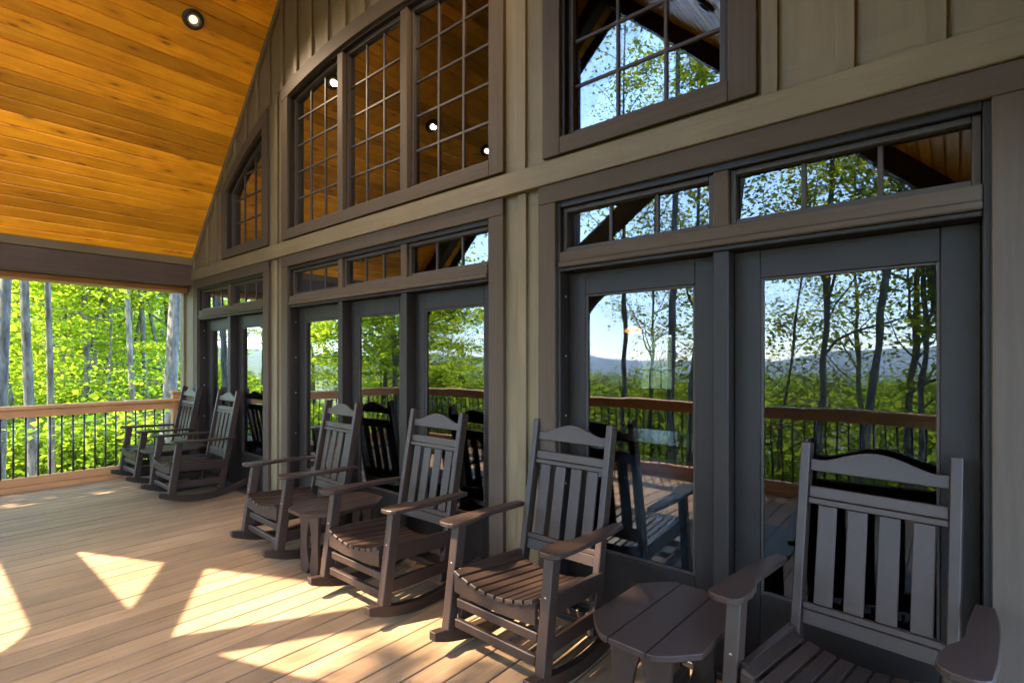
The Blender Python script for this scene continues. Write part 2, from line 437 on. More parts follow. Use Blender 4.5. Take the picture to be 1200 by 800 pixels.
# ---- door bays
YD, YG = .075, .10
def door_leaf(parent_x0, parent_x1, hinge_left=True):
    x0, x1 = parent_x0, parent_x1
    d = empty('door', ((x0 + x1) / 2, YD, 0), 0, house)
    ox, oy = (x0 + x1) / 2, YD
    def part(nm, a, b, c, e, f, g, mt, w=.003):
        return bm_obj(nm, bm_box(a - ox, b - ox, c - oy, e - oy, f, g, w), mt, d)
    st = .115; zb, zt = .035, HEAD - .045
    gb, gt = .395, 1.855
    part('stile', x0, x0 + st, YD, YD + .045, zb, zt, 'door_paint')
    part('stile', x1 - st, x1, YD, YD + .045, zb, zt, 'door_paint')
    part('top_rail', x0 + st + .0005, x1 - st - .0005, YD, YD + .045, gt, zt, 'door_paint')
    part('bottom_rail', x0 + st + .0005, x1 - st - .0005, YD, YD + .045, zb, gb, 'door_paint')
    b_ = .012
    for (a, b, f, g) in ((x0 + st, x0 + st + b_, gb, gt), (x1 - st - b_, x1 - st, gb, gt), (x0 + st + b_, x1 - st - b_, gb, gb + b_), (x0 + st + b_, x1 - st - b_, gt - b_, gt)):
        part('glazing_bead', a + .0004, b - .0004, YD + .006, YD + .034, f + .0004, g - .0004, 'sash', .002)
    part('pane', x0 + st + .002, x1 - st - .002, YD + .018, YD + .024, gb + .002, gt - .002, 'door_glass', 0)
    return d
def muntin_grid(parent, ox, x0, x1, z0, top, cols, zrows, y0, y1, ymat='sash', glass_m='window_glass'):
    """panes and glazing bars of one light; 'top' gives its upper edge height at x"""
    bwid = .019
    cx = np.linspace(x0, x1, cols + 1)
    rows = [z0] + list(zrows)
    # panes
    for i in range(cols):
        a, b = cx[i], cx[i + 1]
        for j, zr in enumerate(rows):
            zn = rows[j + 1] if j + 1 < len(rows) else 99
            xs_ = np.linspace(a, b, 5)
            lo = [(a, zr), (b, zr)]
            tp = [(float(x), min(zn, top(float(x)))) for x in xs_[::-1]]
            if max(t for _, t in tp) - zr < .02: continue
            tp = [(x, max(z, zr + .001)) for x, z in tp]
            if zn < 50 and all(abs(z - zn) < 1e-6 for _, z in tp): tp = [tp[0], tp[-1]]
            pts = [(x - ox, z) for x, z in lo + tp]
            bm_obj('pane', bm_prism(pts, y0 + .010, y0 + .015), glass_m, parent)
    for i in range(1, cols):
        zt = min(top(cx[i] - .01), top(cx[i] + .01))
        bm_obj('glazing_bar', bm_box(cx[i] - bwid / 2 - ox, cx[i] + bwid / 2 - ox, y0, y1, z0 + .0005, zt, .003), ymat, parent)
    for zr in rows[1:]:
        ok = [x for x in np.linspace(x0, x1, 60) if top(float(x)) > zr + .015]
        if len(ok) < 8: continue
        bm_obj('glazing_bar', bm_box(ok[0] - ox, ok[-1] - ox, y0 + .0015, y1 - .0015, zr - bwid / 2, zr + bwid / 2, .003), ymat, parent)
def frame4(parent, ox, x0, x1, z0, z1, w, y0, y1, mat, nm):
    for a, b, c, d in ((x0, x0 + w, z0, z1), (x1 - w, x1, z0, z1), (x0 + w + .0004, x1 - w - .0004, z0, z0 + w), (x0 + w + .0004, x1 - w - .0004, z1 - w, z1)):
        bm_obj(nm, bm_box(a - ox, b - ox, y0, y1, c, d, .003), mat, parent)
for a, b, n in LOW:
    # casing
    hp('casing', bm_box(a - CW, a - .001, -.032, -.0006, .0, TR_TOP, .003), 'trim_z')
    hp('casing', bm_box(b + .001, b + CW, -.032, -.0006, .0, TR_TOP, .003), 'trim_z')
    hp('head_casing', bm_box(a - CW, b + CW, -.0335, -.0006, TR_TOP + .001, 2.503, .003), 'trim_x')
    for (c, e) in ((a - .018, a + .022), (b - .022, b + .018)):          # jambs
        hp('jamb', bm_box(c, e, -.012, .15, .0, TR_TOP - .002, .003), 'door_paint')
    hp('jamb', bm_box(a + .023, b - .023, -.010, .15, TR_TOP - .032, TR_TOP + .004, .003), 'door_paint')
    # transom bar with moulded nose
    hp('transom_bar', bm_box(a + .0225, b - .0225, -.020, .15, HEAD + .012, HEAD + .072, .004), 'trim_x')
    hp('transom_sill', bm_box(a + .0225, b - .0225, -.034, .15, HEAD - .020, HEAD + .011, .006), 'trim_x')
    hp('transom_sill', bm_box(a + .0225, b - .0225, -.016, .15, HEAD - .042, HEAD - .021, .004), 'door_paint')
    hp('threshold', bm_box(a - .0, b + .0, -.055, .15, .002, .034, .004), 'can_black')
    w = (b - a - .046) / n; mu = .072
    for i in range(n):
        xa = a + .023 + w * i + (mu / 2 if i else 0); xb = a + .023 + w * (i + 1) - (mu / 2 if i < n - 1 else 0)
        door_leaf(xa + .002, xb - .002)
        # transom light above the leaf
        t = empty('transom_window', ((xa + xb) / 2, 0, 0), 0, house); ox = (xa + xb) / 2
        frame4(t, ox, xa + .001, xb - .001, HEAD + .0735, TR_TOP - .0335, .026, .016, .085, 'sash', 'sash')
        muntin_grid(t, ox, xa + .0285, xb - .0285, HEAD + .101, lambda x: TR_TOP - .061, 3, [], .040, .068)
        if i < n - 1:
            xm = a + .023 + w * (i + 1)
            hp('mullion', bm_box(xm - mu / 2, xm + mu / 2, -.006, .15, .035, HEAD - .0425, .004), 'door_paint')
            hp('mullion', bm_box(xm - mu / 2, xm + mu / 2, -.0065, .15, HEAD + .0725, TR_TOP - .0325, .004), 'trim_z')
    for zz in (.35, .75, 1.15, 1.5, 1.85):                                # screws on the far jamb
        cyl('screw', (a + .0235, .045, zz), .006, .003, 'screw', house, 8, 'x')
# ---- upper windows
for wi, (a, b, n) in enumerate(UPP):
    def arch_strip(x0, x1, off0, off1, y0, y1, m=22):
        xs_ = np.linspace(x0, x1, m)
        return bm_prism([(float(x), archz(x) - off0) for x in xs_] + [(float(x), archz(x) - off1) for x in xs_[::-1]], y0, y1, 'xz', .002)
    hp('casing', bm_prism([(a - CW, UP_BOT - CW + .027), (a - .001, UP_BOT - CW + .027), (a - .001, archz(a) - .132), (a - CW, archz(a - CW) - .132)], -.032, -.0006, 'xz', .003), 'trim_z')
    hp('casing', bm_prism([(b + .001, UP_BOT - CW + .027), (b + CW, UP_BOT - CW + .027), (b + CW, archz(b + CW) - .132), (b + .001, archz(b) - .132)], -.032, -.0006, 'xz', .003), 'trim_z')
    hp('sill_casing', bm_box(a + .0, b - .0, -.0325, -.0006, UP_BOT - CW + .027, UP_BOT, .003), 'trim_x')
    hp('head_casing', arch_strip(a - CW, b + CW, .0, .1315, -.034, -.0006), 'trim_x')
    # jambs
    hp('jamb', bm_prism([(a - .018, UP_BOT + .001), (a + .02, UP_BOT + .001), (a + .02, itop(a + .02) - .022), (a - .018, itop(a - .018) - .022)], -.010, .13), 'door_paint')
    hp('jamb', bm_prism([(b - .02, UP_BOT + .001), (b + .018, UP_BOT + .001), (b + .018, itop(b + .018) - .022), (b - .02, itop(b - .02) - .022)], -.010, .13), 'door_paint')
    hp('jamb', arch_strip(a - .018, b + .018, .115, .156, -.009, .13), 'door_paint')
    hp('sill', bm_box(a - .018, b + .018, -.012, .13, UP_BOT - .018, UP_BOT + .0005, .002), 'door_paint')
    w = (b - a - .04) / n; mu = .085
    for i in range(n):
        xa = a + .02 + w * i + (mu / 2 if i else 0); xb = a + .02 + w * (i + 1) - (mu / 2 if i < n - 1 else 0)
        if i < n - 1:
            xm = a + .02 + w * (i + 1)
            hp('mullion', bm_box(xm - mu / 2, xm + mu / 2, -.008, .13, UP_BOT + .001, min(archz(xm - mu / 2), archz(xm + mu / 2)) - .158, .004), 'trim_z')
        ox = (xa + xb) / 2
        t = empty('upper_window', (ox, 0, 0), 0, house)
        sw = .036; y0_, y1_ = .028, .085
        top = lambda x: archz(x) - .158
        bm_obj('sash', bm_prism([(xa + .001 - ox, UP_BOT + .002), (xa + sw - ox, UP_BOT + .002), (xa + sw - ox, top(xa + sw) - .002), (xa + .001 - ox, top(xa) - .002)], y0_, y1_, 'xz', .003), 'sash', t)
        bm_obj('sash', bm_prism([(xb - sw - ox, UP_BOT + .002), (xb - .001 - ox, UP_BOT + .002), (xb - .001 - ox, top(xb) - .002), (xb - sw - ox, top(xb - sw) - .002)], y0_, y1_, 'xz', .003), 'sash', t)
        bm_obj('sash', bm_box(xa + sw + .0005 - ox, xb - sw - .0005 - ox, y0_, y1_, UP_BOT + .002, UP_BOT + .002 + sw, .003), 'sash', t)
        xs_ = np.linspace(xa + sw + .0005, xb - sw - .0005, 10)
        bm_obj('sash', bm_prism([(float(x) - ox, top(x) - .001) for x in xs_] + [(float(x) - ox, top(x) - sw) for x in xs_[::-1]], y0_, y1_, 'xz', .003), 'sash', t)
        gz0 = UP_BOT + .004 + sw
        gtop = lambda x: top(x) - sw - .001
        rh = .262
        zr = [gz0 + rh * k for k in range(1, 6)]
        zr = [z for z in zr if z < max(gtop(xa), gtop(xb), gtop(ox)) - .08]
        muntin_grid(t, ox, xa + sw + .001, xb - sw - .001, gz0, gtop, 3, zr, .046, .072)

# ------------------------------------------------------------------ dark room behind the glass
def st(name, bm, mat): return tag(bm_obj(name, bm, mat), kind='structure')
st('room_floor', bm_box(XL + .05, XR - .05, .16, 7.2, -.06, -.004), 'oak_floor')
WX0, WX1, WZ0, WZ1 = -4.90, -4.20, .9, 2.0
for args in ((XL, WX0, 0, 4.2), (WX1, XR, 0, 4.2), (WX0, WX1, 0, WZ0), (WX0, WX1, WZ1, 4.2)):
    st('room_wall_back', bm_box(args[0] + .001, args[1] - .001, 7.2, 7.35, args[2] - .05, args[3]), 'room_wall')
st('room_wall_back', bm_prism([(XL, 4.201), (XL, 4.25), (XC, roofz(XC) + .1), (XR, 4.25), (XR, 4.201)], 7.2, 7.35), 'room_wall')
st('room_wall_left', bm_box(XL, XL + .12, .145, 7.19, -.04, 2.36), 'room_dark')
st('room_wall_right', bm_box(XR - .12, XR, .145, 7.19, -.04, 2.36), 'room_dark')
st('room_ceiling', bm_prism([(XL, 2.37), (XC, roofz(XC) - .2), (XR, 2.37), (XR, 2.31), (XC, roofz(XC) - .26), (XL, 2.31)], .15, 7.34), 'room_dark')
rw = empty('back_window', ((WX0 + WX1) / 2, 7.2, WZ0)); tag(rw, 'small divided window in the far wall of the dark room behind the doors', 'window')
hw = (WX1 - WX0) / 2; hh = WZ1 - WZ0
bm_obj('pane', bm_box(-hw, hw, .06, .066, 0, hh), 'clear_glass', rw)
for k in range(1, 3): bm_obj('glazing_bar', bm_box(-hw + 2 * hw * k / 3 - .012, -hw + 2 * hw * k / 3 + .012, .03, .058, 0, hh, .002), 'sash', rw)
for k in range(1, 3): bm_obj('glazing_bar', bm_box(-hw, hw, .032, .056, hh * k / 3 - .012, hh * k / 3 + .012, .002), 'sash', rw)
# pendant lamp
pl = empty('pendant_lamp', (-3.67, 4.6, 1.9)); tag(pl, 'glowing amber pendant lamp hanging in the room behind the glass', 'lamp')
def lathe(name, prof, mat, parent, seg=20):
    bm = bmesh.new(); rings = []
    for r, z in prof: rings.append([bm.verts.new((r * math.cos(2 * math.pi * k / seg), r * math.sin(2 * math.pi * k / seg), z)) for k in range(seg)])
    for i in range(len(prof) - 1):
        for k in range(seg): bm.faces.new((rings[i][k], rings[i][(k + 1) % seg], rings[i + 1][(k + 1) % seg], rings[i + 1][k]))
    return bm_obj(name, bm, mat, parent, True)
lathe('shade', [(.02, .075), (.07, .06), (.12, .03), (.13, .0), (.11, -.02), (.02, -.035)], 'pendant_glow', pl)
cyl('stem', (0, 0, 1.6), .008, 2.95, 'black_metal', pl, 8)
# dining table
dt = empty('dining_table', (-2.2, 2.1, 0)); tag(dt, 'brown oak dining table standing in the room behind the glass doors', 'table')
bm_obj('table_top', bm_box(-.85, .85, -.42, .42, .72, .76, .008), 'table_oak_x', dt)
bm_obj('apron', bm_box(-.74, .74, -.33, -.31, .62, .719, .003), 'table_oak_x', dt)
for sx_ in (-1, 1):
    for sy_ in (-1, 1): bm_obj('leg', bm_box(sx_ * .76 - .04, sx_ * .76 + .04, sy_ * .34 - .04, sy_ * .34 + .04, -.003, .719, .006), 'table_oak_z', dt)

# ------------------------------------------------------------------ railings
def railing(name, label, p0, p1, posts):
    """rail from p0 to p1 on the deck: flat cap, sub-rail, bottom rail and round black balusters"""
    p0, p1 = Vector(p0), Vector(p1); L = (p1 - p0).length; a = math.atan2(p1.y - p0.y, p1.x - p0.x)
    e = empty(name, p0, a); tag(e, label, 'railing')
    bm_obj('top_rail', bm_box(0, L, -.085, .085, .918, .955, .005), 'cedar_x', e)
    bm_obj('sub_rail', bm_box(0, L, -.045, .045, .825, .917, .004), 'cedar_x', e)
    bm_obj('bottom_rail', bm_box(0, L, -.045, .045, .062, .152, .004), 'cedar_x', e)
    bm_obj('base_board', bm_box(0, L, -.055, .062, -.02, .061, .004), 'cedar_x', e)
    n = int(L / .1035); m = None
    for k in range(n):
        t = .05 + .1035 * k
        if any(abs(t - q) < .08 for q in posts): continue
        if m is None: o = cyl('baluster', (0, 0, .4885), .0098, .674, 'black_metal', e, 10); m = o.data
        else: o = link('baluster', m, None, e)
        o.location = (t, 0, 0)
    for q in posts:
        bm_obj('rail_post', bm_box(q - .048, q + .048, -.050, .050, -.02, 1.02, .005), 'cedar_z', e)
        bm_obj('post_cap', bm_box(q - .065, q + .065, -.067, .067, 1.021, 1.055, .006), 'cedar_x', e)
    return e
railing('deck_railing', 'cedar railing with black metal balusters closing the porch end before the green woods', (-8.0, -3.50, 0), (-8.0, -.036, 0), [3.40])
railing('deck_railing', 'long cedar railing between timber posts, mirrored in the glass doors', (-7.83, TY, 0), (PX - .105, TY, 0), [])
railing('deck_railing', 'cedar front railing at the sunny porch edge, mirrored behind the near chair', (PX + .105, TY, 0), (.50, TY, 0), [])

# ------------------------------------------------------------------ rocking chair
def rocking_chair():
    c = empty('rocking_chair')
    def P(nm, bm, mt, parent=c): return bm_obj(nm, bm, mt, parent)
    HX = .301
    # rockers: arc of radius 1.15, lowest point at y=-.02
    Rr = 1.02; y_low = -.02
    def rz(y): return Rr - math.sqrt(Rr * Rr - (y - y_low) ** 2)
    for s in (-1, 1):
        ys = np.linspace(-.446, .44, 15)
        th = .062
        lo = [(float(y), rz(y) + .001) for y in ys]
        hi = [(float(y), rz(y) + th * (1 if abs(y) < .40 else .72)) for y in ys]
        P('rocker', bm_prism(lo + hi[::-1], s * HX - .0225, s * HX + .0225, 'yz', .003), 'lumber_y')
    stile0, stile1 = Vector((0, .15, .072)), Vector((0, .343, 1.121))
    def stile_y(z): return stile0.y + (stile1.y - stile0.y) * (z - stile0.z) / (stile1.z - stile0.z)
    HB = .248
    lean = (stile1 - stile0).normalized(); nrm = Vector((0, lean.z, -lean.y))
    for s in (-1, 1):
        st_ = P('back_stile', bm_bar((s * HB, stile0.y, rz(.165) + .058), (s * HB, stile1.y, stile1.z), .036, .062, (0, 1, 0), .004), 'lumber_z')
        lg = P('front_leg', bm_bar((s * HX, -.335, rz(-.335) + .060), (s * HX, -.262, .622), .052, .062, (0, 1, 0), .004), 'lumber_z')
        for zz in (.16, .30, .36, .44):
            q = cyl('screw', (s * HX, -.331 + (zz - .09) * .13 - .0325, zz), .0055, .003, 'screw', lg, 8, 'y')
        # arm rest: paddle with a scooped inner edge
        o_ = [(.075, -.385), (.060, -.405), (.030, -.418), (-.030, -.418), (-.062, -.402), (-.076, -.372), (-.078, -.30), (-.062, -.22), (-.034, -.165), (-.028, -.10), (-.030, .0), (-.026, .225), (.040, .225), (.062, .10), (.074, -.05), (.080, -.25)]
        pts = [(s * HX + s * x_ * .80 + s * .021, y_ * .97 + .055) for x_, y_ in o_]
        ar = P('arm_rest', bm_prism(pts, .624, .647, 'xy', .004), 'lumber_y')
        for v in ar.data.vertices: v.co.z += (v.co.y + .3) * -.03
        P('seat_rail', bm_prism([(-.305, .335), (-.305, .425), (.17, .385), (.17, .295)], s * (HX - .0) - .017, s * (HX - .0) + .017, 'yz', .003) if False else bm_prism([(-.300, .325), (-.300, .418), (.215, .385), (.215, .292)], s * .262 - .014, s * .262 + .014, 'yz', .003), 'lumber_y')
        P('side_stretcher', bm_bar((s * .262, -.30, .185), (s * .262, .175, .170), .026, .072, (0, 0, 1), .004), 'lumber_y')
    # front apron with dished top edge
    def dish(x): return .412 - .052 * (1 - (x / .26) ** 2)
    xs_ = np.linspace(-.259, .259, 13)
    pts = [(-.259, .312), (-.10, .300), (.10, .300), (.259, .312)] + [(float(x), dish(x)) for x in xs_[::-1]]
    P('apron', bm_prism(pts, -.338, -.314, 'xz', .002), 'lumber_x')
    P('apron', bm_prism([(x, z - .055) for x, z in pts], .118, .140, 'xz', .002), 'lumber_x')
    # seat slats from front to back, resting on the dished aprons
    n = 9; pw = .518 / n
    for i in range(n):
        xc_ = -.259 + pw * (i + .5); hw = pw / 2 - .006
        sl_ = -(dish(xc_ + .01) - dish(xc_ - .01)) / .02
        bm = bm_bar((xc_, -.352, dish(xc_) + .010), (xc_, .158, dish(xc_) - .045), hw * 2, .019, (sl_, 0, 1), .003)
        P('seat_slat', bm, 'lumber_y')
    for z_, h_ in ((.155, .044), (.252, .044)):
        y_ = -.331 + (z_ - .09) * .13
        P('front_stretcher', bm_box(-.259, .259, y_ - .013, y_ + .013, z_ - h_ / 2, z_ + h_ / 2, .004), 'lumber_x')
    for z_ in (.150, .235):
        y_ = stile_y(z_)
        P('rear_stretcher', bm_box(-.2295, .2295, y_ - .012, y_ + .012, z_ - .02, z_ + .02, .004), 'lumber_x')
    # back: crest, middle rail, bottom rail and four slats, in the leaning plane
    M = Matrix.Identity(4)
    ax_x, ax_z = Vector((1, 0, 0)), lean; ax_y = ax_z.cross(ax_x)
    M = Matrix((ax_x, ax_y, ax_z)).transposed().to_4x4(); M.translation = Vector((0, stile_y(0), 0))
    k_ = 1 / lean.z
    def B(nm, bm):
        bmesh.ops.transform(bm, matrix=M, verts=bm.verts); return P(nm, bm, 'lumber_x' if 'slat' not in nm else 'lumber_z')
    K2 = 1.121 / 1.145
    def crest(x):
        u = abs(x) / .2295; 
        return 1.052 + .050 * (0.5 + .5 * math.cos(math.pi * min(1, u / .82))) ** .72 if u < .82 else 1.052 + .010 * ((u - .82) / .18) * .3
    cx_ = np.linspace(-.2295, .2295, 27)
    B('crest_rail', bm_prism([(-.2295, 1.005 * k_), (.2295, 1.005 * k_)] + [(float(x), crest(x) * k_) for x in cx_[::-1]], -.012, .012, 'xz', .003))
    B('middle_rail', bm_box(-.2295, .2295, -.013, .013, .897 * k_, .943 * k_, .004))
    B('middle_rail', bm_box(-.2295, .2295, -.016, .010, .871 * k_, .895 * k_, .003))
    B('bottom_rail', bm_box(-.2295, .2295, -.016, .010, .455 * k_, .480 * k_, .003))
    B('bottom_rail', bm_box(-.2295, .2295, -.013, .013, .395 * k_, .453 * k_, .004))
    for i in range(4):
        xx = -.159 + .106 * i
        B('back_slat', bm_box(xx - .034, xx + .034, -.006, .008, .481 * k_, .870 * k_, .003))
    return c
CH = [  # x, y, turn, label
    (-1.658, -0.361, 0.5, 'dark brown slatted rocking chair in front of the plain wall strip between door bays'),
    (-2.728, -0.424, -0.5, 'dark brown rocking chair with sunlight on its front seat slats'),
    (-3.985, -0.396, 2, 'dark brown rocking chair behind the small table, before the leftmost of three doors'),
    (-6.357, -0.389, 0, 'dark brown rocking chair before the two-door bay, on the house side of the small table'),
    (-7.54, -0.395, -0.5, 'dark brown rocking chair in the porch corner against the cedar railing'),
    (-0.274, -0.316, 5.5, 'large dark brown rocking chair in front of the end door, beside the small table'),
]
proto = rocking_chair()
for i, (x_, y_, a, lab) in enumerate(CH):
    o = proto if i == 0 else dup(proto)
    o.location = (x_, y_, .0015); o.rotation_euler = (0, 0, -R(a))
    tag(o, lab, 'rocking chair', 'rocking chairs lined up along the wall')

# ------------------------------------------------------------------ side table
def side_table():
    t = empty('side_table')
    W2, D2 = .228, .315
    def outline(x):                           # half depth of the clipped-oval top at x
        u = abs(x) / W2
        return D2 - .135 * max(0, (u - .42) / .58) ** 1.35
    for i in range(3):
        a = -W2 + i * 2 * W2 / 3 + .002; b = -W2 + (i + 1) * 2 * W2 / 3 - .002
        xs_ = np.linspace(a, b, 9)
        pts = [(float(x), -outline(x)) for x in xs_] + [(float(x), outline(x)) for x in xs_[::-1]]
        bm_obj('top_plank', bm_prism(pts, .432, .455, 'xy', .003), 'lumber_y', t)
    for sy_ in (-1, 1):
        for sx_ in (-1, 1):
            zs = np.linspace(.002, .43, 15)
            def inner(z):
                u = (z - .215) / .15
                base = .001 + (.032 * (1 - u * u) if abs(u) < 1 else 0)
                if z < .06: base += .030 * (1 - z / .06)
                return base
            pts = [(sx_ * inner(float(z)), float(z)) for z in zs] + [(sx_ * .128, .43), (sx_ * .120, .25), (sx_ * .125, .10), (sx_ * .108, .002)]
            bm_obj('leg_board', bm_prism(pts, sy_ * .205 - .011, sy_ * .205 + .011, 'xz', .002), 'lumber_z', t)
        bm_obj('batten', bm_box(-.17, .17, sy_ * .18 - .012, sy_ * .18 + .012, .400, .4315, .002), 'lumber_x', t)
    bm_obj('stretcher', bm_box(-.018, .018, -.193, .193, .10, .16, .003), 'lumber_y', t)
    return t
TB = [(-.89, -.50, 2, 'small dark side table with clipped corners beside the large near rocking chair'),
      (-3.375, -.47, 1, 'small dark side table between two sunlit rocking chairs before the three-door bay'),
      (-6.94, -.43, 0, 'small dark side table between two rocking chairs in the shaded porch corner')]
tp = side_table()
for i, (x_, y_, a, lab) in enumerate(TB):
    o = tp if i == 0 else dup(tp)
    o.location = (x_, y_, .0015); o.rotation_euler = (0, 0, -R(a)); tag(o, lab, 'side table', 'small side tables between the chairs')

# ------------------------------------------------------------------ recessed downlights in the pine ceiling
def downlight():
    e = empty('downlight')
    lathe('trim_ring', [(.055, -.010), (.057, -.020), (.074, -.026), (.090, -.018), (.094, .006)], 'can_black', e, 28)
    lathe('baffle', [(.0552, -.012), (.050, -.006), (.036, -.003)], 'reflector', e, 28)
    cyl('lens', (0, 0, -.0040), .0375, .003, 'lamp_lens', e, 24)
    ld = bpy.data.lights.new('downlight_bulb', 'SPOT'); ld.energy = 13; ld.color = (1, .76, .50); ld.spot_size = R(100); ld.spot_blend = .9; ld.shadow_soft_size = .03
    lo = bpy.data.objects.new('bulb', ld); COL.objects.link(lo); lo.parent = e; lo.location = (0, 0, -.034)
    return e
LT = [(-5.58, -.68, 'black ringed recessed downlight in the orange pine ceiling nearest the wall'),
      (-5.58, -2.20, 'recessed downlight in the pine ceiling farther from the wall, mirrored in upper window'),
      (-5.58, -3.30, 'recessed downlight in the pine ceiling by the open gable, above the porch corner side'),
      (-1.75, -.68, 'recessed downlight in the opposite ceiling slope nearest the wall'),
      (-1.75, -2.20, 'recessed downlight in the opposite ceiling slope nearer the open gable')]
dl = downlight()
for i, (x_, y_, lab) in enumerate(LT):
    o = dl if i == 0 else dup(dl)
    s = -1 if x_ < XC else 1
    o.location = (x_ , y_, roofz(x_) - .004); o.rotation_euler = (0, -ang if s < 0 else ang, 0)
    tag(o, lab, 'downlight', 'recessed lights in the porch ceiling')

# ------------------------------------------------------------------ ground, hills
def gz(x, y):
    """terrain height: a shelf by the house, woods rising gently to the left, slope falling away in front"""
    x = np.asarray(x, float); y = np.asarray(y, float)
    left = np.clip(-x - 9, 0, None)
    h = -.95 + .05 * left + .12 * np.clip(left - 8, 0, 60)
    front = np.clip(-y - 4.5, 0, None)
    h = h - .34 * front * (front < 60) - (.34 * 60 + .06 * (front - 60)) * (front >= 60)
    h = h + .35 * np.sin(x * .23 + 1) * np.cos(y * .19) + .12 * np.sin(x * .9 + y * .7)
    d = np.hypot(x, y)
    return h
def grid_mesh(name, xs_, ys_, fz, mat):
    X, Y = np.meshgrid(xs_, ys_); Z = fz(X, Y)
    v = np.stack([X.ravel(), Y.ravel(), Z.ravel()], 1); nx, ny = len(xs_), len(ys_)
    f = [(j * nx + i, j * nx + i + 1, (j + 1) * nx + i + 1, (j + 1) * nx + i) for j in range(ny - 1) for i in range(nx - 1)]
    me = bpy.data.meshes.new(name); me.from_pydata(v.tolist(), [], f)
    for p in me.polygons: p.use_smooth = True
    return link(name, me, mat)
def spread(lo, hi, n, c):
    t = np.linspace(-1, 1, n); s = np.sign(t) * np.abs(t) ** 3
    return np.where(s < 0, c + s * (c - lo), c + s * (hi - c))
def terrain(X, Y):
    Z = gz(X, Y)
    Z = np.maximum(Z, -150.0)
    return Z
tag(grid_mesh('ground', spread(-2500, 2500, 90, -10), spread(-3000, 2500, 90, -6), terrain, 'forest_floor'), kind='structure')
def hillz(X, Y):
    r = np.hypot(X, Y); a = np.arctan2(X, -Y)
    rid = 560 * (.55 + .25 * np.sin(a * 5.3 + .6) + .2 * np.sin(a * 11 + 2) + .08 * np.sin(a * 27)) 
    return -155 + (rid * .42 + 85) * np.clip((-Y - 2800) / 2600, 0, 1) ** 1.2
tag(grid_mesh('hills', np.linspace(-9000, 7000, 160), np.linspace(-5400, -2800, 30), hillz, 'far_hills'), kind='structure')
# gravel track beside the woods
pxs = np.linspace(-13.5, -10.6, 8); pys = np.linspace(-9, 9, 40)
def pz(X, Y): return gz(X, Y) + .03
tag(grid_mesh('gravel_path', pxs, pys, pz, 'gravel'), kind='structure')

